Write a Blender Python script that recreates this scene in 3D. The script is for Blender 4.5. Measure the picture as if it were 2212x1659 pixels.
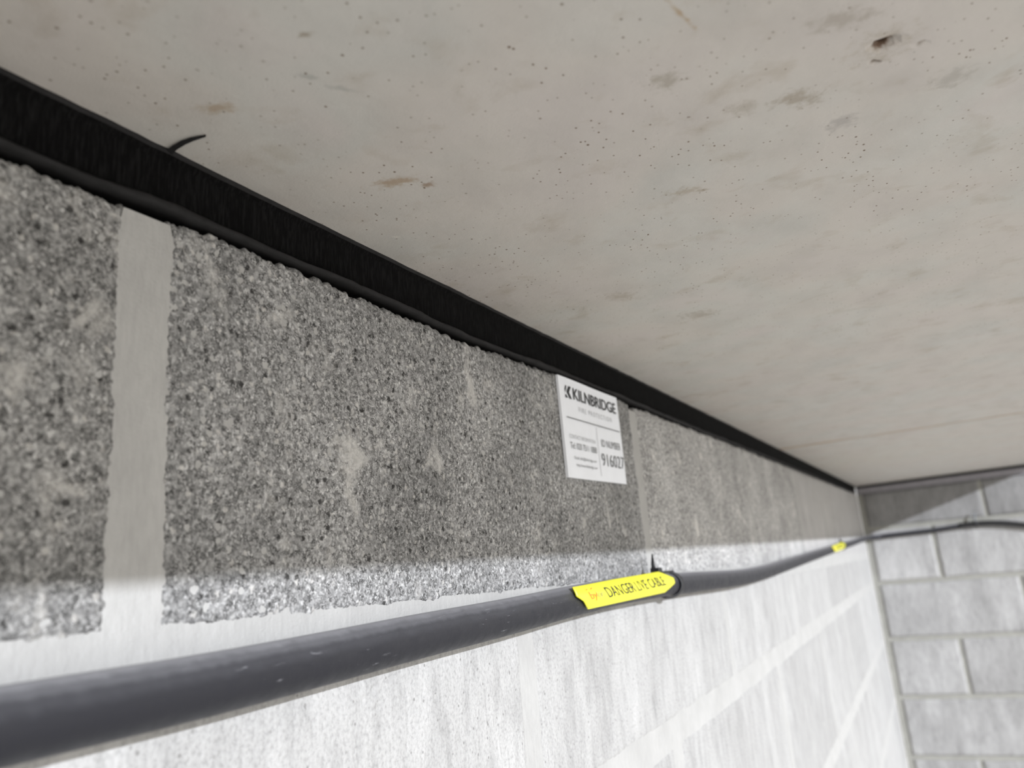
import bpy, math, random
import numpy as np
from mathutils import Vector, Matrix

for o in list(bpy.data.objects):
    bpy.data.objects.remove(o)
SC = bpy.context.scene
COL = SC.collection
ZO = 2.5                      # the soffit hangs about 2.4 m above the floor

# ------------------------------------------------------------------ camera
cam_d = bpy.data.cameras.new('camera')
cam = bpy.data.objects.new('camera', cam_d)
COL.objects.link(cam)
right = Vector((0.8839, 0.4604, -0.0823)).normalized()
fwd = Vector((-0.4298, 0.8690, 0.2451)).normalized()
up = right.cross(fwd).normalized()
right = fwd.cross(up).normalized()
M = Matrix((right, up, -fwd)).transposed().to_4x4()
M.translation = Vector((0.18835, 0.0, -0.22528 + ZO))
cam.matrix_world = M
cam_d.sensor_fit = 'HORIZONTAL'
cam_d.sensor_width = 36.0
cam_d.lens = 1685.45 / 2212 * 36.0
cam_d.clip_start = 0.005
cam_d.dof.use_dof = True
cam_d.dof.focus_distance = 0.335
cam_d.dof.aperture_fstop = 11.5
SC.camera = cam
try:
    SC.cycles.max_bounces = 5
    SC.cycles.diffuse_bounces = 4
    SC.cycles.glossy_bounces = 2
    SC.cycles.adaptive_threshold = .02
except Exception:
    pass

# ------------------------------------------------------------------ light
world = bpy.data.worlds.new('sky')
SC.world = world
world.use_nodes = True
bg = world.node_tree.nodes['Background']
bg.inputs[0].default_value = (1.0, 0.985, 0.962, 1)
bg.inputs[1].default_value = 2.6
sun_d = bpy.data.lights.new('sun', 'SUN')
sun_d.energy = 7.0
sun_d.angle = math.radians(0.6)
sun_d.color = (0.875, 0.915, 1.0)
sun = bpy.data.objects.new('sun', sun_d)
COL.objects.link(sun)
sun.rotation_euler = Vector((-1.0, 0.6, -0.30)).to_track_quat('-Z', 'Y').to_euler()
sun.location = (4, -2, 4)
SC.view_settings.view_transform = 'Standard'
SC.view_settings.look = 'None'
SC.view_settings.gamma = 1.0
SC.view_settings.use_curve_mapping = False
SC.view_settings.exposure = -0.5

# ------------------------------------------------------------------ node helpers
class NT:
    def __init__(self, name):
        self.m = bpy.data.materials.new(name)
        self.m.use_nodes = True
        self.t = self.m.node_tree
        self.b = self.t.nodes['Principled BSDF']
    def n(self, typ, **kw):
        nd = self.t.nodes.new(typ)
        for k, v in kw.items():
            setattr(nd, k, v)
        return nd
    def put(self, sock, v):
        if isinstance(v, bpy.types.NodeSocket):
            self.t.links.new(v, sock)
        else:
            if sock.type == 'RGBA' and len(v) == 3:
                v = (*v, 1)
            sock.default_value = v
    def pos(self, scale=None, rot=None):
        g = self.n('ShaderNodeNewGeometry').outputs['Position']
        if scale is None and rot is None:
            return g
        mp = self.n('ShaderNodeMapping')
        self.put(mp.inputs['Vector'], g)
        if rot: mp.inputs['Rotation'].default_value = rot
        if scale: mp.inputs['Scale'].default_value = scale
        return mp.outputs[0]
    def noise(self, vec, scale, detail=3, rough=.55, dist=0):
        nd = self.n('ShaderNodeTexNoise')
        self.put(nd.inputs['Vector'], vec)
        nd.inputs['Scale'].default_value = scale
        nd.inputs['Detail'].default_value = detail
        nd.inputs['Roughness'].default_value = rough
        nd.inputs['Distortion'].default_value = dist
        return nd.outputs['Fac']
    def voro(self, vec, scale, feature='F1', rnd=1.0):
        nd = self.n('ShaderNodeTexVoronoi', feature=feature)
        self.put(nd.inputs['Vector'], vec)
        nd.inputs['Scale'].default_value = scale
        nd.inputs['Randomness'].default_value = rnd
        return nd
    def ramp(self, fac, stops, interp='LINEAR'):
        nd = self.n('ShaderNodeValToRGB')
        nd.color_ramp.interpolation = interp
        self.put(nd.inputs[0], fac)
        e = nd.color_ramp.elements
        while len(e) < len(stops):
            e.new(.5)
        for el, (p, c) in zip(e, stops):
            el.position = p
            el.color = (c, c, c, 1) if isinstance(c, (int, float)) else (*c, 1)
        return nd.outputs[0]
    def mix(self, fac, a, b, blend='MIX'):
        nd = self.n('ShaderNodeMix', data_type='RGBA', blend_type=blend)
        self.put(nd.inputs['Factor'], fac)
        self.put(nd.inputs['A'], a) if False else self.put(nd.inputs[6], a)
        self.put(nd.inputs[7], b)
        return nd.outputs[2]
    def math(self, op, a, b=0.0, clamp=False):
        nd = self.n('ShaderNodeMath', operation=op, use_clamp=clamp)
        self.put(nd.inputs[0], a)
        self.put(nd.inputs[1], b)
        return nd.outputs[0]
    def sep(self, v):
        nd = self.n('ShaderNodeSeparateXYZ')
        self.put(nd.inputs[0], v)
        return nd.outputs
    def bump(self, h, dist, strength=1.0, normal=None):
        nd = self.n('ShaderNodeBump')
        self.put(nd.inputs['Height'], h)
        nd.inputs['Distance'].default_value = dist
        nd.inputs['Strength'].default_value = strength
        if normal is not None:
            self.put(nd.inputs['Normal'], normal)
        return nd.outputs[0]
    def objcol(self):
        return self.n('ShaderNodeObjectInfo').outputs['Color']
    def out(self, col, rough=.9, normal=None, spec=.3):
        self.put(self.b.inputs['Base Color'], col)
        self.put(self.b.inputs['Roughness'], rough)
        self.b.inputs['Specular IOR Level'].default_value = spec
        if normal is not None:
            self.put(self.b.inputs['Normal'], normal)
        return self.m

def mat_rough_block():
    k = NT('rough_concrete_block')
    p0 = k.pos()
    wn = k.n('ShaderNodeTexNoise')
    k.put(wn.inputs['Vector'], p0); wn.inputs['Scale'].default_value = 900; wn.inputs['Detail'].default_value = 2
    w1 = k.n('ShaderNodeVectorMath', operation='SUBTRACT'); k.put(w1.inputs[0], wn.outputs['Color']); w1.inputs[1].default_value = (.5, .5, .5)
    w2 = k.n('ShaderNodeVectorMath', operation='SCALE'); k.put(w2.inputs[0], w1.outputs[0]); w2.inputs['Scale'].default_value = .0022
    w3 = k.n('ShaderNodeVectorMath', operation='ADD'); k.put(w3.inputs[0], p0); k.put(w3.inputs[1], w2.outputs[0])
    p = w3.outputs[0]                                          # warped position: grains lose their roundness
    base = k.ramp(k.noise(p0, 16, 4), [(.3, (.225, .225, .223)), (.7, (.375, .374, .371))])
    mott = k.noise(p0, 560, 4, .66)
    c = k.mix(1.0, base, k.ramp(mott, [(.30, .60), (.5, 1.0), (.70, 1.42)]), 'MULTIPLY')
    g1 = k.voro(p, 1000)
    cell = k.sep(g1.outputs['Color'])[0]
    c = k.mix(1.0, c, k.ramp(cell, [(0, .55), (.5, .98), (.85, 1.2), (1, 1.65)]), 'MULTIPLY')
    ed = k.voro(p, 640, 'DISTANCE_TO_EDGE')
    crack_shade = k.math('MULTIPLY', k.ramp(ed.outputs['Distance'], [(.02, 1), (.12, 0)]), k.ramp(k.noise(p0, 260, 3), [(.46, 0), (.56, 1)]))
    c = k.mix(k.math('MULTIPLY', crack_shade, .88), c, (.035, .034, .033))  # shade in the crevices between grains, put into the colour
    g2 = k.voro(p, 360)                                        # pale aggregate grains
    pale = k.math('MULTIPLY', k.ramp(k.sep(g2.outputs['Color'])[1], [(.84, 0), (.88, 1)]),
                  k.ramp(g2.outputs['Distance'], [(.22, 1), (.46, 0)]))
    c = k.mix(k.math('MULTIPLY', pale, .62), c, (.60, .585, .56))
    g3 = k.voro(p, 240)                                        # small holes, their inner shade painted as near-black colour
    pit = k.math('MULTIPLY', k.ramp(k.sep(g3.outputs['Color'])[2], [(.66, 0), (.70, 1)]),
                 k.ramp(g3.outputs['Distance'], [(.17, 1), (.32, 0)]))
    c = k.mix(k.math('MULTIPLY', pit, .9), c, (.03, .029, .028))
    sc = k.noise(k.pos((1, 1, .8)), 62, 6, .68, .4)                # cement smears and scuffs
    scuff = k.math('MULTIPLY', k.ramp(sc, [(.54, 0), (.66, 1)]), k.ramp(k.noise(p0, 22, 2), [(.47, 0), (.56, 1)]))
    c = k.mix(k.math('MULTIPLY', scuff, .75), c, (.56, .55, .53))
    c = k.mix(1.0, c, k.objcol(), 'MULTIPLY')
    h = k.math('ADD', k.math('MULTIPLY', mott, 2.2), k.math('MULTIPLY', k.noise(p0, 1500, 2), .8))
    return k.out(c, .95, k.bump(h, .00036, .9), .15)

def mat_fair_block(name='fair_concrete_block', lo=.33, hi=.42, warm=1.0):
    k = NT(name)
    p = k.pos()
    big = k.noise(k.pos((1, 1, .45)), 14, 5, .6)
    base = k.ramp(big, [(.25, (lo, lo * .985, lo * .965 * warm)), (.75, (hi, hi * .99, hi * .975 * warm))])
    v = k.noise(k.pos((1, 1, .28)), 120, 4, .62)
    c = k.mix(1.0, base, k.ramp(v, [(.28, .80), (.5, 1.0), (.75, 1.10)]), 'MULTIPLY')
    stv = k.noise(k.pos((1, 1, .22)), 34, 5, .65)
    c = k.mix(1.0, c, k.ramp(stv, [(.30, .87), (.5, 1.0), (.72, 1.08)]), 'MULTIPLY')
    f = k.noise(p, 620, 3, .62)
    c = k.mix(1.0, c, k.ramp(f, [(.3, .76), (.5, .98), (.7, 1.08)]), 'MULTIPLY')
    g3 = k.voro(k.pos((1, 1, .8)), 150)
    pit = k.math('MULTIPLY', k.ramp(k.sep(g3.outputs['Color'])[2], [(.86, 0), (.90, 1)]),
                 k.ramp(k.math('ADD', g3.outputs['Distance'], k.math('MULTIPLY', k.math('SUBTRACT', k.noise(p, 700, 3), .5), .35)), [(.05, 1), (.14, 0)]))
    g4 = k.voro(p, 330)
    pit2 = k.math('MULTIPLY', k.ramp(k.sep(g4.outputs['Color'])[0], [(.92, 0), (.95, 1)]),
                  k.ramp(g4.outputs['Distance'], [(.12, 1), (.26, 0)]))
    pp = k.math('MAXIMUM', pit, pit2)
    c = k.mix(k.math('MULTIPLY', pp, .6), c, (.12, .115, .11))
    c = k.mix(1.0, c, k.objcol(), 'MULTIPLY')
    h = k.math('ADD', k.math('MULTIPLY', v, 1.2), k.math('MULTIPLY', f, .6))
    return k.out(c, .93, k.bump(h, .0009, .7), .15)

def mat_mortar(name='mortar', f=1.0, b=1.0):
    k = NT(name)
    p = k.pos()
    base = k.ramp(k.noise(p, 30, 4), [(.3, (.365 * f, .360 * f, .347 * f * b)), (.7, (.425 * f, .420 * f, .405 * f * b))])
    br = k.noise(k.pos((1, 1, .22)), 760, 4)
    c = k.mix(1.0, base, k.ramp(br, [(.3, .94), (.7, 1.05)]), 'MULTIPLY')
    h = k.math('ADD', k.math('MULTIPLY', br, .6), k.noise(p, 1100, 2))
    return k.out(c, .93, k.bump(h, .0004, .6), .15)

# ceiling stains: x, y, half-length along x', half-width, angle, colour, strength
STAINS = [
    (.043, .212, .0100, .0028, .30, (0.281, 0.178, 0.081), .60),
    (.0520, .2215, .0028, .0022, 1.0, (0.222, 0.133, 0.067), .65),
    (.0290, .1440, .0065, .0024, .55, (0.296, 0.200, 0.104), .55),
    (.1568, .1860, .0100, .0011, 1.36, (0.333, 0.215, 0.096), .60),
    (.0712, .1342, .0026, .0018, .2, (0.222, 0.178, 0.118), .60),
    (.1779, .2501, .0100, .0042, .6, (0.244, 0.200, 0.141), .55),
    (.1620, .2440, .0065, .0040, .3, (0.266, 0.229, 0.178), .40),
    (.1446, .2129, .0070, .0040, .5, (0.244, 0.215, 0.163), .50),
    (.0635, .3979, .0120, .0050, .9, (0.281, 0.222, 0.163), .40),
    (.0899, .4705, .0140, .0080, .9, (0.266, 0.229, 0.185), .45),
    (.0600, .1480, .0040, .0014, .8, (0.222, 0.229, 0.215), .40),
    (.0640, .1580, .0060, .0016, .9, (0.222, 0.229, 0.215), .35),
    (.2045, .2352, .0090, .0075, .5, (0.326, 0.281, 0.215), .45),
    (.1950, .2150, .0110, .0040, .4, (0.266, 0.229, 0.185), .45),
    (.1356, .2960, .0030, .0018, .3, (0.200, 0.148, 0.081), .60),
    (.1280, .2920, .0080, .0030, .2, (0.296, 0.237, 0.163), .45),
    (.2022, .2440, .0022, .0014, .3, (0.118, 0.081, 0.052), .65),
    (.2150, .2420, .0010, .0020, .3, (0.178, 0.141, 0.104), .50),
    (.1900, .2760, .0060, .0050, .3, (0.244, 0.229, 0.222), .45),
    (.2240, .2700, .0080, .0050, .3, (0.266, 0.244, 0.215), .40),
    (.2045, .2355, .0042, .0024, .5, (.13, .075, .045), .95),
    (.2043, .2355, .0026, .0014, .5, (.05, .03, .018), 1.0),
    (.0159, .2510, .0022, .0010, .9, (0.592, 0.570, 0.518), .70),
]

def mat_ceiling():
    k = NT('soffit_concrete')
    p = k.pos()
    c = k.ramp(k.noise(p, 13, 3, .5), [(.30, (.510, .477, .448)), (.46, (.512, .484, .448)), (.60, (.505, .494, .462)), (.74, (.525, .490, .464))])
    cl = k.noise(k.pos((1, .7, 1), (0, 0, .5)), 38, 5, .6)
    c = k.mix(1.0, c, k.ramp(cl, [(.25, .90), (.55, 1.0), (.8, 1.04)]), 'MULTIPLY')
    ol = k.ramp(k.noise(p, 45, 4, .6, .3), [(.56, 0), (.74, 1)])
    c = k.mix(k.math('MULTIPLY', ol, .40), c, (.33, .28, .215))
    # stains
    wob = k.noise(p, 260, 4, .65)
    for (x, y, a, b, ang, col, st) in STAINS:
        s1 = k.n('ShaderNodeVectorMath', operation='SUBTRACT')
        k.put(s1.inputs[0], p)
        s1.inputs[1].default_value = (x, y, 0)
        mp = k.n('ShaderNodeMapping', vector_type='TEXTURE')
        k.put(mp.inputs['Vector'], s1.outputs[0])
        mp.inputs['Rotation'].default_value = (0, 0, ang)
        mp.inputs['Scale'].default_value = (a * 1.15, b * 1.6 if b > .002 else b, 1e6)
        ln = k.n('ShaderNodeVectorMath', operation='LENGTH')
        k.put(ln.inputs[0], mp.outputs[0])
        d = k.math('ADD', ln.outputs['Value'], k.math('MULTIPLY', k.math('SUBTRACT', wob, .5), 2.6))
        f = k.ramp(d, [(.05, st), (1.0, 0)], 'EASE')
        c = k.mix(f, c, col)
    # rust-tinted line beside the cast joint
    xyz = k.sep(p)
    jd = k.math('ABSOLUTE', k.math('SUBTRACT', k.math('SUBTRACT', xyz[1], k.math('MULTIPLY', xyz[0], .0675)), 1.3756))
    jf = k.math('MULTIPLY', k.ramp(jd, [(.010, 1), (.020, 0)]), k.ramp(k.noise(p, 9, 3), [(.35, .25), (.6, .8)]))
    c = k.mix(jf, c, (.44, .34, .25))
    # pin holes
    clus = k.ramp(k.noise(p, 22, 3), [(.40, .0), (.62, 1)])
    pits = None
    for sc, th, r0, r1 in ((150, .30, .045, .09), (330, .50, .08, .16), (200, .35, .05, .10)):
        v = k.voro(k.pos((1, .8, .001)), sc)
        q = k.math('MULTIPLY', k.ramp(k.sep(v.outputs['Color'])[1], [(th, 0), (th + .03, 1)]),
                   k.ramp(v.outputs['Distance'], [(r0, 1), (r1, 0)]))
        pits = q if pits is None else k.math('MAXIMUM', pits, q)
    pits = k.math('MULTIPLY', pits, k.math('ADD', k.math('MULTIPLY', clus, .65), .35))
    c = k.mix(k.math('MULTIPLY', pits, .95), c, (.12, .075, .042))
    h = k.math('ADD', k.math('MULTIPLY', k.noise(p, 260, 4, .6), .8), k.math('MULTIPLY', k.noise(p, 1200, 2), .35))
    return k.out(c, .82, k.bump(h, .0005, .55), .3)

def mat_foam():
    k = NT('black_foam_seal')
    v = k.noise(k.pos((1, 1, .14)), 1100, 3, .6)
    c = k.ramp(v, [(.45, .002), (.75, .010)])
    return k.out(c, .95, k.bump(v, .0006, .6), .1)

def mat_bead():
    k = NT('dark_sealant')
    v = k.noise(k.pos((1, .5, 1)), 260, 4, .6)
    c = k.ramp(v, [(.3, (.006, .0058, .006)), (.7, (.017, .0163, .0168))])
    return k.out(c, .8, k.bump(v, .0006, .5), .3)

def mat_cable():
    k = NT('black_cable_sheath')
    p = k.pos()
    g = k.n('ShaderNodeNewGeometry')
    nz = k.sep(g.outputs['Normal'])[2]
    du = k.noise(p, 180, 4, .6)
    dust_toplight = k.ramp(k.math('ADD', nz, k.math('MULTIPLY', k.math('SUBTRACT', du, .5), .22)), [(.05, .0), (.5, .14), (.75, .40), (1.0, .95)], 'EASE')
    c = k.mix(dust_toplight, (.007, .0075, .012), (.26, .26, .275))  # real top dust plus painted light, fading down the side of the cable
    sc = k.noise(k.pos((1, .14, 1.0)), 620, 4, .7)
    gate = k.ramp(k.noise(k.pos((1, .4, 1)), 45, 2), [(.50, 0), (.60, 1)])
    s = k.math('MULTIPLY', k.ramp(sc, [(.64, 0), (.72, 1)]), gate)
    c = k.mix(k.math('MULTIPLY', s, .55), c, (.34, .34, .36))
    h = k.math('ADD', k.noise(p, 900, 3), k.math('MULTIPLY', s, 1.0))
    return k.out(c, k.ramp(du, [(.3, .42), (.7, .58)]), k.bump(h, .0002, .4), .45)

def mat_plain(name, col, rough=.5, spec=.4, var=.06, scale=90):
    k = NT(name)
    v = k.noise(k.pos(), scale, 3)
    c = k.mix(1.0, col, k.ramp(v, [(.3, 1 - var), (.7, 1 + var)]), 'MULTIPLY')
    return k.out(c, rough, None, spec)

ROUGH = mat_rough_block()
FAIR = mat_fair_block()
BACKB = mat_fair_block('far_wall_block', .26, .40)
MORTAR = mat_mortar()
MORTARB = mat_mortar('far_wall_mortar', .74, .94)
CEIL = mat_ceiling()
FOAM = mat_foam()
BEAD = mat_bead()
CABLE = mat_cable()
YELLOW = mat_plain('yellow_tag_plastic', (.76, .73, .035), .35, .5, .03)
NYLON = mat_plain('black_nylon', (.010, .010, .011), .45, .4)
TAPE = mat_plain('black_tape', (.014, .014, .015), .4, .4, .3, 60)
PAPER = mat_plain('white_label_vinyl', (.86, .885, .93), .5, .4, .02)
INK = mat_plain('black_ink', (.02, .022, .024), .6, .3)
GREYINK = mat_plain('grey_ink', (.42, .43, .44), .6, .3)
DARKINK = mat_plain('dark_grey_ink', (.17, .175, .18), .6, .3)
REDINK = mat_plain('orange_ink', (.70, .22, .04), .6, .3)
OLIVEINK = mat_plain('faded_grey_ink', (.45, .43, .12), .6, .3)
GREYSEAL = mat_plain('grey_mastic', (.26, .25, .265), .8, .2, .08, 40)
GROUND = mat_plain('terrace_concrete', (.50, .48, .45), .9, .2, .12, 3)

# ------------------------------------------------------------------ mesh helpers
def obj(name, verts, faces, mat, parent=None, smooth=False):
    me = bpy.data.meshes.new(name)
    me.from_pydata([tuple(map(float, v)) for v in verts] if not isinstance(verts, np.ndarray) else verts.tolist(), [], faces)
    me.materials.append(mat)
    if smooth:
        me.polygons.foreach_set('use_smooth', [True] * len(me.polygons))
    me.update()
    o = bpy.data.objects.new(name, me)
    COL.objects.link(o)
    if parent is not None:
        o.parent = parent
    return o

def tag(o, label, cat, group=None):
    o['label'] = label
    o['category'] = cat
    if group: o['group'] = group
    return o

def struct(o, label=None):
    o['kind'] = 'structure'
    if label: o['label'] = label
    return o

def empty(name, loc):
    o = bpy.data.objects.new(name, None)
    COL.objects.link(o)
    o.location = loc
    o.empty_display_size = .02
    return o

def child(o, parent):
    """parent at an offset: keep world placement of mesh data written in world space"""
    o.parent = parent
    o.matrix_parent_inverse = Matrix.Translation(parent.location).inverted()
    return o

def _hash(ix, iy, seed):
    n = (ix.astype(np.int64) * 374761393 + iy.astype(np.int64) * 668265263 + seed * 974634777) & 0xffffffff
    n = ((n ^ (n >> 13)) * 1274126177) & 0xffffffff
    n = n ^ (n >> 16)
    return (n & 0xffffff) / float(0x1000000)

def vnoise(x, y, seed=0):
    ix, iy = np.floor(x), np.floor(y)
    fx, fy = x - ix, y - iy
    fx = fx * fx * (3 - 2 * fx); fy = fy * fy * (3 - 2 * fy)
    a = _hash(ix, iy, seed); b = _hash(ix + 1, iy, seed)
    c = _hash(ix, iy + 1, seed); d = _hash(ix + 1, iy + 1, seed)
    return (a + (b - a) * fx) * (1 - fy) + (c + (d - c) * fx) * fy

def fbm(x, y, seed=0, oct=4, gain=.55):
    s = 0; amp = 1; tot = 0
    for i in range(oct):
        s = s + amp * (vnoise(x, y, seed + i * 17) - .5)
        tot += amp; amp *= gain; x = x * 2.03 + 11.3; y = y * 2.03 + 5.7
    return s / tot * 2

def worley(x, y, seed=0):
    ix, iy = np.floor(x), np.floor(y)
    best = np.full(x.shape, 9.0); rid = np.zeros(x.shape)
    for dx in (-1, 0, 1):
        for dy in (-1, 0, 1):
            cx, cy = ix + dx, iy + dy
            px = cx + _hash(cx, cy, seed); py = cy + _hash(cx, cy, seed + 1)
            d = np.hypot(px - x, py - y)
            m = d < best
            best = np.where(m, d, best)
            rid = np.where(m, _hash(cx, cy, seed + 2), rid)
    return best, rid

def rough_height(s, z, seed):
    h = .00045 * fbm(s / .018, z / .018, seed, 3)
    ws = s + .0007 * fbm(s / .0012, z / .0012, seed + 31, 2); wz = z + .0007 * fbm(s / .0012, z / .0012, seed + 37, 2)
    d, r = worley(ws / .0014, wz / .0014, seed + 3)
    h += .00030 * (np.clip(1 - d * 1.15, 0, 1) ** .7 - .5) * (.5 + r)
    d, r = worley(ws / .0040, wz / .0040, seed + 9)
    h += np.where(r > .80, .0004 * np.clip(1 - d * 1.7, 0, 1) ** .6, 0)
    h -= np.where(r < .09, .0018 * np.clip(1 - d * 2.6, 0, 1), 0)
    return h

def fair_height(s, z, seed):
    h = .0005 * fbm(s / .03, z / .05, seed, 4)
    h += .00012 * fbm(s / .003, z / .005, seed + 5, 2)
    d, r = worley(s / .009, z / .010, seed + 9)
    h -= np.where(r < .10, .0012 * np.clip(1 - d * 5.5, 0, 1), 0)
    return h

class Frame:
    def __init__(self, o, s, n):
        self.o = np.array(o, float); self.s = np.array(s, float); self.n = np.array(n, float)
    def at(self, s, n, z):
        s = np.asarray(s, float); n = np.asarray(n, float); z = np.asarray(z, float)
        return self.o + s[..., None] * self.s + n[..., None] * self.n + z[..., None] * np.array([0, 0, 1.0])

LEFT = Frame((0, 0, ZO), (0, 1, 0), (1, 0, 0))
L0, SK = 3.1568, .036
_q = math.hypot(1, SK)
BACK = Frame((0, L0, ZO), (1 / _q, SK / _q, 0), (SK / _q, -1 / _q, 0))

def block(parent, fr, s0, s1, zt, zb, mat, step, hfun, tone=(1, 1, 1), seed=0, edge=.0012, depth=.085, proud=0.0, label=None):
    """one block: displaced front, ragged rim, real sides and back"""
    zmid = float(np.mean(zt(np.array([s0, s1])))) - float(np.mean(zb(np.array([s0, s1]))))
    ns = max(2, int((s1 - s0) / step) + 1); nz = max(2, int(zmid / step) + 1)
    u, v = np.meshgrid(np.linspace(0, 1, ns), np.linspace(0, 1, nz))
    S = s0 + (s1 - s0) * u
    T, B = zt(S), zb(S)
    Z = B + (T - B) * v
    if hfun is not None:
        # ragged outline, fading inwards
        wl = np.exp(-(S - s0) / .003); wr = np.exp(-(s1 - S) / .003)
        wt = np.exp(-(T - Z) / .003); wb = np.exp(-(Z - B) / .003)
        rg = lambda a, sd: edge * (.7 * fbm(a / .016, a * 0 + sd, seed + sd, 2) + .75 * fbm(a / .0019, a * 0 + 3.3 * sd, seed + sd, 2))
        S2 = S + 1.4 * wl * rg(Z, 1) + 1.4 * wr * rg(Z, 2)
        Z2 = Z + 1.7 * wt * rg(S, 3) + wb * rg(S, 4)
        H = hfun(S2, Z2, seed)
        rim = np.minimum(np.minimum(S - s0, s1 - S), np.minimum(T - Z, Z - B))
        H = H - .0017 * np.exp(-rim / .0010)
    else:
        S2, Z2, H = S, Z, np.zeros_like(S)
    P = fr.at(S2, H + proud, Z2).reshape(-1, 3)
    idx = np.arange(ns * nz).reshape(nz, ns)
    q = np.stack([idx[:-1, :-1], idx[:-1, 1:], idx[1:, 1:], idx[1:, :-1]], -1).reshape(-1, 4).tolist()
    ring = list(idx[0, :]) + list(idx[1:, -1]) + list(idx[-1, -2::-1]) + list(idx[-2:0:-1, 0])
    ring = [int(i) for i in ring]
    ps, pz = S2.reshape(-1), Z2.reshape(-1)
    base = len(P)
    if hfun is None:                                  # small chamfer on the plain ones
        inset = .004
        fs, fz = ps.copy(), pz.copy()
        ps = np.clip(ps, s0 + inset, s1 - inset)
        tt, bb = zt(ps), zb(ps)
        pz = np.clip(pz, bb + inset, tt - inset)
        P = fr.at(ps, np.full_like(ps, proud), pz)
        mid = fr.at(fs[ring], np.full(len(ring), proud - .003), fz[ring])
        bk = fr.at(fs[ring], np.full(len(ring), -depth), fz[ring])
        P = np.vstack([P, mid, bk]); n = len(ring)
        for i in range(n):
            j = (i + 1) % n
            q.append([ring[i], base + i, base + j, ring[j]])
            q.append([base + i, base + n + i, base + n + j, base + j])
        q.append([base + n + i for i in range(n)][::-1])
    else:
        bk = fr.at(ps[ring], np.full(len(ring), -depth), pz[ring])
        P = np.vstack([P, bk]); n = len(ring)
        for i in range(n):
            j = (i + 1) % n
            q.append([ring[i], base + i, base + j, ring[j]])
        q.append([base + i for i in range(n)][::-1])
    o = obj('concrete_block', P, q, mat, parent, smooth=hfun is not None)
    o.color = (*tone, 1)
    if label: o['label'] = label
    return o

def const(z):
    return lambda s: np.full(np.shape(s), z, float)

# ------------------------------------------------------------------ room geometry
Z0C, ZSC, CSL = -.08964, .03193, .01419
def zceil(x, y):
    return Z0C + ZSC * y + CSL * x
_tb = np.array([(-1.6, -.152), (.1012, -.1105), (.121, -.1101), (.138, -.1090), (.1527, -.1087), (.167, -.1066), (.19, -.1057),
                (.2529, -.1055), (.329, -.1050), (.4408, -.0999), (.5624, -.0955), (.6062, -.0958), (.7242, -.0920),
                (1.0295, -.0815), (2.8257, -.0270), (3.3, -.0130)])
def top_edge(s):
    return np.interp(s, _tb[:, 0], _tb[:, 1])

J1, J2, BED = -.2380, -.3405, .1914
HJ = .0075
ZFLOOR = -ZO

# floor
gx = [-.4, 30]; gy = [-30, 30]
f = obj('floor', [(gx[0], gy[0], 0), (gx[1], gy[0], 0), (gx[1], gy[1], 0), (gx[0], gy[1], 0),
                  (gx[0], gy[0], -.2), (gx[1], gy[0], -.2), (gx[1], gy[1], -.2), (gx[0], gy[1], -.2)],
        [(0, 1, 2, 3), (4, 7, 6, 5), (0, 4, 5, 1), (1, 5, 6, 2), (2, 6, 7, 3), (3, 7, 4, 0)], GROUND)
struct(f)

# left wall: the mortar body, its blocks are children
YA, YB = -1.5, L0 + .25
def slab_box(fr, s0, s1, zb, ztf, n1, n0, ns):
    ss = ns if hasattr(ns, '__len__') else np.linspace(s0, s1, ns)
    ns = len(ss)
    v = []
    for s in ss:
        t = float(ztf(np.array(s)))
        v += [fr.at(s, n1, zb), fr.at(s, n1, t), fr.at(s, n0, t), fr.at(s, n0, zb)]
    fc = []
    for i in range(ns - 1):
        a, b = 4 * i, 4 * i + 4
        fc += [(a, b, b + 1, a + 1), (a + 1, b + 1, b + 2, a + 2), (a + 2, b + 2, b + 3, a + 3), (a + 3, b + 3, b, a)]
    fc += [(0, 1, 2, 3), (4 * ns - 1, 4 * ns - 2, 4 * ns - 3, 4 * ns - 4)]
    return np.array(v), fc
v, fc = slab_box(LEFT, YA, L0 + .0, ZFLOOR, lambda s: top_edge(s) - np.where(np.abs(s - .1445) < .0085, .0010, .0045), -.0004, -.12,
                  np.concatenate([np.linspace(YA, .12, 30), np.linspace(.125, .165, 60), np.linspace(.18, L0, 90)]))
wall_left = struct(obj('wall_left', v, fc, MORTAR), 'grey blockwork wall running under the soffit')

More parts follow.
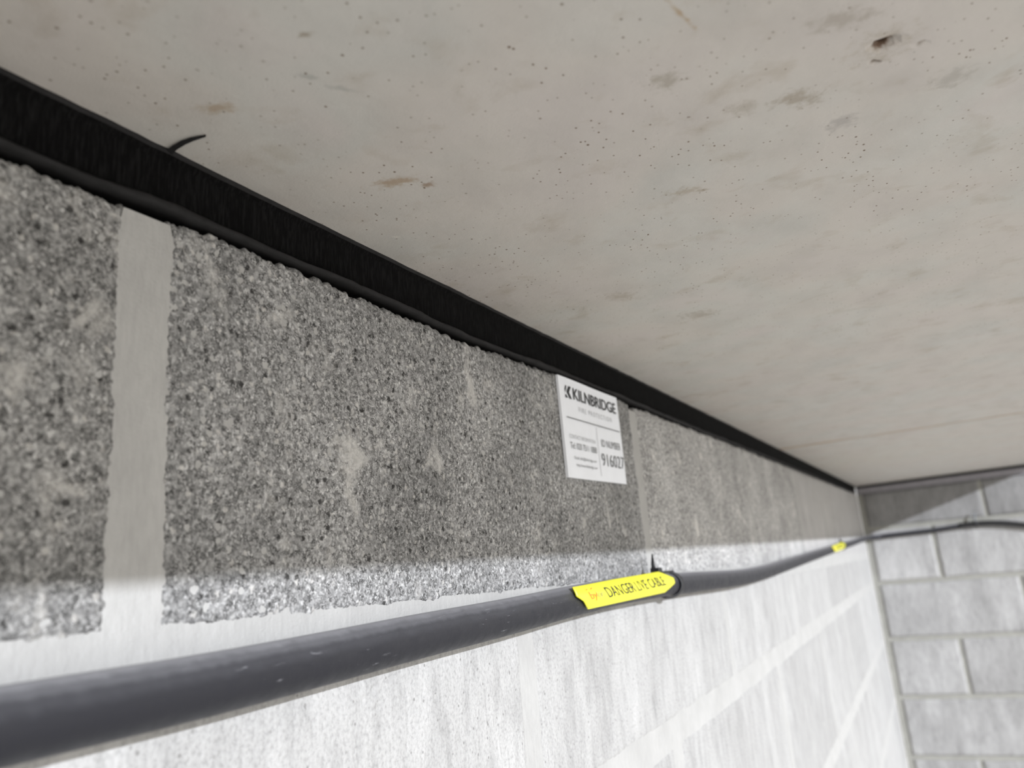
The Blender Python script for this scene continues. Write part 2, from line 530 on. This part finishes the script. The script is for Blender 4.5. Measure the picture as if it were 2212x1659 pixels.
rows = []
rows.append((top_edge, const(J1 + HJ), .1445, 'top'))
rows.append((const(J1 - HJ), const(J2 + HJ), .3714, 'second'))
z = J2
k = 0
while z > ZFLOOR + .05:
    zb_ = max(z - BED + HJ, ZFLOOR + .002)
    rows.append((const(z - HJ), const(zb_), .605 + (.225 if k % 2 else 0), 'low'))
    z -= BED; k += 1
rnd = random.Random(4)
for ri, (zt, zb, ph, kind) in enumerate(rows):
    j = ph - .45 * 5
    while j + .45 < YA: j += .45
    while j < L0:
        s0, s1 = j + .0075, j + .45 - .0075
        j += .45
        if s1 < YA: continue
        s1 = min(s1, L0 - .004)
        if s1 - s0 < .03: continue
        t = rnd.uniform(.93, 1.07)
        tone = (t, t, t * .99)
        if kind == 'top':
            if s0 < .1 < s1:
                block(wall_left, LEFT, .0, s1, zt, zb, ROUGH, .0005, rough_height, (.90, .89, .87), 21)
                block(wall_left, LEFT, s0, -.012, zt, zb, ROUGH, .003, rough_height, (.90, .89, .87), 22)
            elif s0 < .3 < s1:
                block(wall_left, LEFT, s0, s1, zt, zb, ROUGH, .00047, rough_height, (1, .995, .985), 33)
            elif 0 < s0 < 1.45:
                block(wall_left, LEFT, s0, s1, zt, zb, ROUGH, .0012 if s0 < 1 else .003, fair_height if s0 > 1 else rough_height, (1.46, 1.445, 1.42), 40 + ri)  # tone raised to paint in the brighter light farther along the wall
            else:
                block(wall_left, LEFT, s0, s1, zt, zb, FAIR, .006, fair_height, (1.10, 1.09, 1.08), 50 + int(s0 * 10))  # far blocks toned up as well, brighter light put into their colour
        elif kind == 'second' and -.2 < s0 < 1:
            block(wall_left, LEFT, s0, s1, zt, zb, FAIR, .0012, fair_height, tone, 60 + int(s0 * 10))
        elif kind == 'low' and ri < 6 and s1 > .3:
            block(wall_left, LEFT, s0, s1, zt, zb, FAIR, .006, fair_height, tone, 70 + ri * 9 + int(s0 * 10))
        else:
            block(wall_left, LEFT, s0, s1, zt, zb, FAIR, 9, None, tone)

# back wall
XB = 1.6
def btop(s):
    return zceil(s / _q, L0 + SK * s / _q) - .032
ZB1 = -.1476
v, fc = slab_box(BACK, 0, XB, ZFLOOR, lambda s: btop(s) - .001, -.0035, -.12, 20)
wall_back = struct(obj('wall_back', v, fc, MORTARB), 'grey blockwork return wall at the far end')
brow = [(btop, const(ZB1 + HJ), .395)]
z = ZB1; k = 0
while z > ZFLOOR + .05:
    brow.append((const(z - HJ), const(max(z - BED + HJ, ZFLOOR + .002)), [.2204, .452, .233, .45][k % 4]))
    z -= BED; k += 1
for ri, (zt, zb, ph) in enumerate(brow):
    j = ph - .45
    while j < XB:
        s0, s1 = max(j + .006, .020), min(j + .45 - .006, XB)
        j += .45
        if s1 - s0 < .02: continue
        t = rnd.uniform(.90, 1.08)
        if ri == 1 and s0 < .1: t = 1.22
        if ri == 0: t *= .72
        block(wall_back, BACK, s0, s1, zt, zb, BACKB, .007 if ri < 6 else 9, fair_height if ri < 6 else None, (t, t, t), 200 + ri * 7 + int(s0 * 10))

# ceiling: two cast slabs meeting at a shallow joint
def edge_x(y):
    return .4415 + .056 * y
def ceil_panel(name, y0f, y1f, xs, ts, parent=None):
    """underside grid over x in xs (last column = slab edge) and t in 0..1 between y0f(x) and y1f(x)"""
    X, T = np.meshgrid(xs, ts)
    Y = y0f(X) + (y1f(X) - y0f(X)) * T
    X = X.copy(); X[:, -1] = edge_x(Y[:, -1])
    Zh = zceil(X, Y)
    Zh = Zh + .00025 * fbm(X / .03, Y / .03, 5, 3)
    # blown patch near the edge of the form
    for (hx, hy, r, d) in ((.2045, .2352, .0026, .0035), (.2075, .2345, .0022, .0022), (.2022, .2440, .0012, .0012), (.2150, .2420, .0012, .001)):
        rr = np.hypot(X - hx, (Y - hy) * 1.1)
        Zh = Zh + d * np.exp(-(rr / r) ** 4)
    n0, n1 = len(ts), len(xs)
    P = np.stack([X, Y, Zh + ZO], -1).reshape(-1, 3)
    idx = np.arange(n0 * n1).reshape(n0, n1)
    q = np.stack([idx[:-1, :-1], idx[1:, :-1], idx[1:, 1:], idx[:-1, 1:]], -1).reshape(-1, 4).tolist()
    ring = [int(i) for i in list(idx[:, 0]) + list(idx[-1, 1:]) + list(idx[-2::-1, -1]) + list(idx[0, -2:0:-1])]
    top = P[ring].copy(); top[:, 2] += .28
    b = len(P); P = np.vstack([P, top]); n = len(ring)
    for i in range(n):
        j = (i + 1) % n
        q.append([ring[i], b + i, b + j, ring[j]])
    q.append([b + i for i in range(n)][::-1])
    return obj(name, P, q, CEIL, parent, smooth=False)
xs = np.concatenate([np.linspace(-.14, -.004, 5), np.linspace(0, .30, 151), np.linspace(.32, .40, 5), [.43]])
JY = 1.3756
y0 = -1.6
near = lambda x: np.full_like(x, y0)
jn = lambda x: JY + .0675 * x
tsn = np.concatenate([np.linspace(y0, .04, 24), np.linspace(.045, .60, 278), np.linspace(.62, JY, 40)])
tsn = (tsn - y0) / (JY - y0)
ceiling = ceil_panel('ceiling', near, jn, xs, tsn)
struct(ceiling, 'pale stained concrete soffit')
far = ceil_panel('panel', lambda x: jn(x) + .004, lambda x: np.full_like(x, L0 + .2), np.concatenate([np.linspace(-.14, .4, 30), [.43]]), np.linspace(0, 1, 60), ceiling)

# ------------------------------------------------------------------ black joint seal along the left wall
def loft(name, prof, ys, mat, parent=None):
    """prof(y) -> list of (x, z) ; swept along y, closed section"""
    V = []; n = len(prof(ys[0]))
    for y in ys:
        V += [(x, y, z + ZO) for x, z in prof(y)]
    F = []
    for i in range(len(ys) - 1):
        for j in range(n):
            a = i * n + j; b = i * n + (j + 1) % n
            F.append((a, b, b + n, a + n))
    F.append(tuple(range(n))[::-1]); F.append(tuple(range((len(ys) - 1) * n, len(ys) * n)))
    return obj(name, V, F, mat, parent, smooth=True)
ysn = np.concatenate([np.linspace(YA, .03, 30), np.linspace(.035, .9, 400), np.linspace(.92, L0 - .002, 120)])
wv = lambda y, f, s: float(fbm(np.array(y / f), np.array(s * 1.7), s, 3))
def zst(y): return float(zceil(0, y))
_sb = np.array([(-1.6, -.1520), (.1012, -.1080), (.1381, -.1068), (.167, -.1046), (.2183, -.1035), (.2529, -.1030), (.329, -.1027), (.4408, -.0982),
                (.5624, -.0940), (.7242, -.0905), (1.0295, -.0800), (2.8257, -.0255), (3.3, -.0115)])
def zsb(y): return float(np.interp(y, _sb[:, 0], _sb[:, 1]))
def p_foam(y):
    t, b = zst(y) + .0003, zsb(y)
    q = float(top_edge(y)) - .0004
    w = .0004 * wv(y, .03, 3)
    return [(-.045, q), (-.012, q), (-.0045, max(b + .002, q + .001)), (-.0012 + w, b + .004), (-.0012 + w, t - .004), (.0002, t - .001), (.0002, t), (-.045, t)]
def p_low(y):
    b = zsb(y) + .0007 * wv(y, .035, 11) + .0003 * wv(y, .006, 12); w = .0009 * wv(y, .018, 5); h = .0027 + .0011 * wv(y, .03, 6)
    return [(-.006, b + .0002), (.0004 + w, b), (.0016 + w, b + .0009), (.0014 + w, b + h * .7), (-.0008, b + h + .0006), (-.006, b + h + .0006)]
def p_top(y):
    t = zst(y); w = .0005 * wv(y, .012, 8)
    return [(-.006, t + .0005), (.0011 + w, t + .0004), (.0009 + w, t - .0006), (-.0006, t - .0015 + w), (-.006, t - .0016)]
seal = empty('joint_seal', (0, .8, -.1 + ZO))
tag(seal, 'black foam joint seal between the near block wall and the soffit', 'seal')
for nm, pf, mt in (('foam_strip', p_foam, FOAM), ('lower_bead', p_low, BEAD), ('upper_bead', p_top, BEAD)):
    child(loft(nm, pf, ysn, mt), seal)
# torn sliver of membrane sticking out along the soffit
pts = [(.0000, .1508, .0026), (.0040, .1500, .0020), (.0080, .1497, .0018), (.0115, .1500, .0013), (.0140, .1506, .0007), (.0162, .1512, .0001)]
V = []; F = []
for x, y, w in pts:
    zz = float(zceil(x, y)) + ZO - .0007
    V += [(x, y - w * .45, zz), (x, y + w * .45, zz - .0002), (x, y + w * .3, zz + .0006), (x, y - w * .3, zz + .0006)]
for i in range(len(pts) - 1):
    for j in range(4):
        a = 4 * i + j; b = 4 * i + (j + 1) % 4
        F.append((a, b, b + 4, a + 4))
F += [(0, 1, 2, 3)[::-1], tuple(range(len(V) - 4, len(V)))]
sl = child(obj('torn_sliver', V, F, BEAD), seal)
sl['label'] = 'thin torn black sliver'

# grey mastic strip with a dark gap at the head of the back wall
bs = empty('joint_seal', (.5, L0, ZO))
tag(bs, 'thin grey mastic strip with dark gap at head of far wall', 'seal')
def strip(name, n0, n1, dt, db, mat):
    ss = np.linspace(0.0, XB, 60); V = []; F = []
    for s in ss:
        zc = float(zceil(s, L0 + SK * s))
        for n, zz in ((n1, zc - db), (n1, zc - dt), (n0, zc - dt), (n0, zc - db)):
            V.append(BACK.at(s, n, zz))
    for i in range(len(ss) - 1):
        for j in range(4):
            a = 4 * i + j; b = 4 * i + (j + 1) % 4
            F.append((a, a + 4, b + 4, b))
    F += [(0, 1, 2, 3), tuple(range(len(V) - 4, len(V)))[::-1]]
    return child(obj(name, V, F, mat), bs)
strip('gap_backing', -.05, -.020, -.002, .012, FOAM)
strip('mastic_strip', -.05, .006, .010, .031, GREYSEAL)

# ------------------------------------------------------------------ cable
def catmull(P, m=10):
    P = np.array(P, float); out = []
    Q = np.vstack([2 * P[0] - P[1], P, 2 * P[-1] - P[-2]])
    for i in range(1, len(Q) - 2):
        for t in np.linspace(0, 1, m, endpoint=False):
            a, b, c, d = Q[i - 1:i + 3]
            out.append(.5 * ((2 * b) + (c - a) * t + (2 * a - 5 * b + 4 * c - d) * t * t + (3 * b - a - 3 * c + d) * t ** 3))
    out.append(P[-1])
    return np.array(out)
def tube(name, path, rad, mat, parent=None, sides=28):
    path = np.array(path); n = len(path)
    tan = np.gradient(path, axis=0); tan /= np.linalg.norm(tan, axis=1)[:, None]
    V = []
    a = np.linspace(0, 2 * np.pi, sides, endpoint=False)
    for i in range(n):
        u = np.array([0, 0, 1.0]); u = u - tan[i] * (u @ tan[i]); u /= np.linalg.norm(u)
        w = np.cross(tan[i], u)
        r = rad[i] if hasattr(rad, '__len__') else rad
        V.append(path[i] + r * (np.cos(a)[:, None] * u + np.sin(a)[:, None] * w))
    V = np.vstack(V); F = []
    for i in range(n - 1):
        for j in range(sides):
            p = i * sides + j; q = i * sides + (j + 1) % sides
            F.append((p, q, q + sides, p + sides))
    F.append(tuple(range(sides))[::-1]); F.append(tuple(range((n - 1) * sides, n * sides)))
    return obj(name, V, F, mat, parent, smooth=True)
CR = .0082
cx = .0112
cab_pts = [(cx, -1.4, -.252), (cx, -.7, -.249), (cx, -.2, -.247), (cx, .05, -.2460), (cx, .1045, -.2456), (cx, .157, -.2452), (cx, .205, -.2440), (cx, .257, -.2424),
           (cx, .333, -.2406), (cx, .414, -.2380), (cx, .5, -.2366), (cx, .64, -.2374), (cx, .8546, -.2402), (cx, 1.02, -.2380), (cx, 1.1753, -.2335),
           (cx, 1.45, -.2250), (cx, 1.7436, -.2165), (cx, 2.1, -.2060), (cx, 2.5, -.1950), (cx, 2.85, -.1840), (cx + .002, 3.02, -.1795)]
def bk(x, z, off=.0125): return (x, L0 + SK * x - off, z)
cab_pts += [(.020, 3.10, -.178), (.045, 3.140, -.1765), bk(.085, -.1748), bk(.125, -.1738), bk(.19, -.172), bk(.244, -.1697), bk(.318, -.1645), bk(.37, -.1640), bk(.415, -.1672), bk(.46, -.174), bk(.50, -.183), bk(.60, -.205), bk(.9, -.25), bk(1.4, -.27)]
cpath = catmull(cab_pts, 10) + np.array([0, 0, ZO])
cable = empty('power_cable', (cx, .5, -.24 + ZO))
tag(cable, 'thick black power cable clipped along the bed joint, bending round the corner', 'cable')
child(tube('sheath', cpath, CR, CABLE), cable)
sel = cpath[(cpath[:, 0] > .30)]
tp = child(tube('tape_wrap', sel, CR + .0012, TAPE), cable)
tp['label'] = 'black taped section'

# ------------------------------------------------------------------ lettering
_tc = {}
def text_mesh(s, offset=0.0):
    key = (s, offset)
    if key not in _tc:
        cu = bpy.data.curves.new('t', 'FONT'); cu.body = s; cu.size = 1; cu.offset = offset; cu.resolution_u = 3
        ob = bpy.data.objects.new('t', cu); COL.objects.link(ob)
        bpy.context.view_layer.update()
        me = bpy.data.meshes.new_from_object(ob.evaluated_get(bpy.context.evaluated_depsgraph_get()))
        v = np.array([p.co[:2] for p in me.vertices]); fcs = [tuple(p.vertices) for p in me.polygons]
        bpy.data.objects.remove(ob); bpy.data.curves.remove(cu); bpy.data.meshes.remove(me)
        mn, mx = v.min(0), v.max(0)
        _tc[key] = ((v - mn) / (mx - mn), fcs)
    return _tc[key]

# white identification label on the wall
LC = np.array([.4429, -.1003]); LWID = .1090; LHGT = .0655; LANG = .030
lu = np.array([math.cos(LANG), math.sin(LANG)]); lv = np.array([.012, -1.0])
def lab(u, v, n=.0):
    p = LC + lu * LWID * u + lv * LHGT * v
    return (.0016 + n, p[0], p[1] + ZO)
label = empty('identification_label', lab(.5, 1))
tag(label, 'white printed identification label stuck on the wall under the black seal', 'label')
V = []; F = []
m = 10
for side, n in ((0, .0004), (1, -.0012)):
    for i in range(m + 1):
        for j in range(m + 1):
            u, vv = i / m, j / m
            V.append(lab(u, vv, n + .00025 * math.sin(u * 7 + vv * 2) * (1 - side)))
N = (m + 1) ** 2
for i in range(m):
    for j in range(m):
        a = i * (m + 1) + j
        F.append((a, a + 1, a + m + 2, a + m + 1)); F.append((a + N, a + m + 1 + N, a + m + 2 + N, a + 1 + N))
rim = [j for j in range(m + 1)] + [i * (m + 1) + m for i in range(1, m + 1)] + [m * (m + 1) + j for j in range(m - 1, -1, -1)] + [i * (m + 1) for i in range(m - 1, 0, -1)]
for a, b in zip(rim, rim[1:] + rim[:1]):
    F.append((a, a + N, b + N, b))
sheet = child(obj('label_sheet', V, F, PAPER), label)
def onlab(u, v):
    return lab(u, v, .0009 + .00025 * math.sin(u * 7 + v * 2))
def lab_text(name, s, u0, u1, v0, v1, mat, offset=0.0):
    v, fcs = text_mesh(s, offset)
    V = [onlab(u0 + (u1 - u0) * a, v1 - (v1 - v0) * b) for a, b in v]
    return obj(name, V, fcs, mat, sheet)
def lab_poly(name, polys, mat):
    V = []; F = []
    for p in polys:
        F.append(tuple(range(len(V), len(V) + len(p)))); V += [onlab(*q) for q in p]
    return obj(name, V, F, mat, sheet)
lab_text('lettering', 'KILNBRIDGE', .195, .945, .085, .208, INK, .008)
lab_poly('logo_mark', [[(.075, .125), (.075, .168), (.104, .085), (.092, .085)],
                       [(.082, .175), (.075, .185), (.075, .212), (.110, .212)],
                       [(.135, .085), (.168, .085), (.132, .148), (.168, .212), (.135, .212), (.100, .148)]], INK)
lab_text('lettering', 'F I R E   P R O T E C T I O N', .265, .835, .270, .322, GREYINK)
lab_poly('rule', [[(.06, .404), (.97, .404), (.97, .414), (.06, .414)]], DARKINK)
lab_poly('rule', [[(.532, .43), (.537, .43), (.537, .95), (.532, .95)]], GREYINK)
lab_text('lettering', 'CONTACT INFORMATION', .07, .49, .575, .615, GREYINK)
lab_text('lettering', 'Tel: 020 7511 1888', .07, .50, .652, .715, DARKINK)
lab_text('lettering', 'Email: info@kilnbridge.com', .115, .475, .785, .825, DARKINK)
lab_text('lettering', 'http://www.kilnbridge.com', .135, .475, .855, .893, DARKINK)
lab_text('lettering', 'ID NUMBER', .600, .945, .550, .628, DARKINK)
lab_text('lettering', '916027', .575, .985, .700, .835, DARKINK, -.004)

# ------------------------------------------------------------------ yellow cable tags
def cable_at(y):
    s = cpath[:, 1]; n = int(np.argmax(s > 3.0))
    return np.interp(y, s[:n], cpath[:n, 2]), cx
TOPB = np.array([(.3949, -.2306), (.4617, -.2287), (.5535, -.2267), (.579, -.2321)])
BOTB = np.array([(.3949, -.2355), (.4031, -.2385), (.4104, -.2431), (.5537, -.2414), (.577, -.2363), (.579, -.2358)])
def make_tag(name, label_, dy, scl, with_text=True):
    """dy: where the tag's left end sits along the cable, scl: length scale"""
    Y0 = .3949
    def place(y, z, n):
        c0 = np.interp(y, [.39, .58], [-.2368, -.2345])          # tag centre line
        yy = dy + (y - Y0) * scl
        cz = cable_at(yy)[0] - ZO
        base = cable_at(y)[0] - ZO if abs(dy - Y0) > .01 else None
        zz = z if base is None else cz + (z - base)
        dz = z - c0
        x = .0212 - 38.0 * (dz + .0015) ** 2 + n
        return (x, yy, zz + ZO)
    root = empty(name, place(.40, -.237, 0))
    tag(root, label_, 'tag', 'yellow cable warning tags')
    cols = np.unique(np.concatenate([np.linspace(.3949, .579, 40), TOPB[:, 0], BOTB[:, 0]])); m = 8
    V = []; F = []
    for n in (0, -.0009):
        for y in cols:
            t = np.interp(y, TOPB[:, 0], TOPB[:, 1]); b = np.interp(y, BOTB[:, 0], BOTB[:, 1])
            for j in range(m + 1):
                V.append(place(y, b + (t - b) * j / m, n))
    N = len(cols) * (m + 1)
    for i in range(len(cols) - 1):
        for j in range(m):
            a = i * (m + 1) + j
            F.append((a, a + m + 1, a + m + 2, a + 1)); F.append((a + N, a + 1 + N, a + m + 2 + N, a + m + 1 + N))
    c = len(cols)
    rim = [i * (m + 1) for i in range(c)] + [(c - 1) * (m + 1) + j for j in range(1, m + 1)] + [i * (m + 1) + m for i in range(c - 2, -1, -1)] + [j for j in range(m - 1, 0, -1)]
    for a, b in zip(rim, rim[1:] + rim[:1]):
        F.append((b, a, a + N, b + N))
    plate = child(obj('tag_plate', V, F, YELLOW, smooth=True), root)
    def tx(nm, s, quad, mat, off=0.0):
        v, fcs = text_mesh(s, off)
        bl, br, tr, tl = map(np.array, quad)
        V = []
        for a, b in v:
            p = (bl * (1 - a) + br * a) * (1 - b) + (tl * (1 - a) + tr * a) * b
            V.append(place(p[0], p[1], .0004))
        obj(nm, V, fcs, mat, plate)
    if with_text:
        tx('lettering', 'DANGER LIVE CABLE', [(.4411, -.2386), (.5561, -.2363), (.5499, -.2300), (.4348, -.2326)], INK, -.004)
        tx('brand_lettering', 'by', [(.4150, -.2395), (.4245, -.2390), (.4215, -.2337), (.4105, -.2340)], REDINK)
        tx('brand_lettering', 'lor', [(.4235, -.2377), (.4330, -.2376), (.4305, -.2338), (.4215, -.2341)], OLIVEINK)
        V = []; F = []
        for a, b in (((.4085, -.2328), (.4100, -.2322)), ((.4150, -.2326), (.4175, -.2318)), ((.4172, -.2318), (.4200, -.2324))):
            i = len(V)
            V += [place(a[0], a[1], .0004), place(b[0], b[1], .0004), place(b[0] + .0012, b[1] - .0003, .0004), place(a[0] + .0012, a[1] - .0003, .0004)]
            F.append((i, i + 1, i + 2, i + 3))
        obj('logo_mark', V, F, REDINK, plate)
    # nylon tie: strap round the cable, head above, cut tail
    yt = dy + (.600 - Y0) * scl
    cz = float(cable_at(yt)[0])
    V = []; F = []; n = 36
    for i in range(n):
        a = 2 * math.pi * i / n
        for r, w in ((CR + .0004, -.0024), (CR + .0018, -.0024), (CR + .0018, .0024), (CR + .0004, .0024)):
            V.append((cx + r * math.cos(a), yt + w - .012 * math.sin(a) * 0 - .016 * (1 - math.cos(a)) * .35, cz + r * math.sin(a)))
    for i in range(n):
        for j in range(4):
            a = 4 * i + j; b = 4 * i + (j + 1) % 4; a2 = 4 * ((i + 1) % n) + j; b2 = 4 * ((i + 1) % n) + (j + 1) % 4
            F.append((a, b, b2, a2))
    strap = child(obj('tie_strap', V, F, NYLON, smooth=True), root)
    hz = cz + CR + .0022; hy = yt - .030
    def bxv(c, h):
        return [(c[0] + sx * h[0], c[1] + sy * h[1], c[2] + sz * h[2]) for sx in (-1, 1) for sy in (-1, 1) for sz in (-1, 1)]
    BF = [(0, 1, 3, 2), (4, 6, 7, 5), (0, 4, 5, 1), (2, 3, 7, 6), (0, 2, 6, 4), (1, 5, 7, 3)]
    V = bxv((cx + .001, hy - .004, hz + .0004), (.003, .0045, .0022)); F = list(BF)
    V += bxv((cx + .002, hy + .014, hz - .0008), (.0022, .016, .0007)); F += [tuple(8 + i for i in q) for q in BF]
    obj('tie_head', V, F, NYLON, strap)
    path = [(cx, hy - .006, hz + .001), (cx - .0005, hy - .0055, hz + .0045), (cx + .000, hy - .0065, hz + .0085), (cx + .001, hy - .009, hz + .0125)]
    pp = catmull(path, 5)
    tube('tie_tail', pp, np.linspace(.0020, .0005, len(pp)), NYLON, strap, sides=8)
    return root
make_tag('cable_tag', 'bright yellow warning tag tied on the black cable below the white label', .3949, 1.0)
make_tag('cable_tag', 'small far yellow tag on the cable close to the wall corner', 1.76, 1.55)

# tie fixing the cable on the back wall
tie = empty('cable_tie', bk(.355, -.16 + ZO))
tag(tie, 'black nylon tie round the taped cable on the far wall', 'cable tie')
cp = np.array(bk(.355, 0)); ii = int(np.argmin(np.abs(cpath[:, 0] - .355))); cp = cpath[ii]
V = []; F = []; n = 28
for i in range(n):
    a = 2 * math.pi * i / n
    for r, w in ((CR + .0015, -.004), (CR + .0034, -.004), (CR + .0034, .004), (CR + .0015, .004)):
        V.append((cp[0] + w, cp[1] - r * math.cos(a), cp[2] + r * math.sin(a)))
for i in range(n):
    for j in range(4):
        a = 4 * i + j; b = 4 * i + (j + 1) % 4; a2 = 4 * ((i + 1) % n) + j; b2 = 4 * ((i + 1) % n) + (j + 1) % 4
        F.append((a, b, b2, a2))
child(obj('strap', V, F, NYLON, smooth=True), tie)
pp = catmull([(cp[0], cp[1] - .002, cp[2] + CR), (cp[0] + .002, cp[1] - .003, cp[2] + .022), (cp[0] + .006, cp[1] - .002, cp[2] + .040)], 5)
child(tube('tail', pp, np.linspace(.004, .002, len(pp)), mat_plain('grey_nylon', (.20, .21, .22), .5), sides=8), tie)
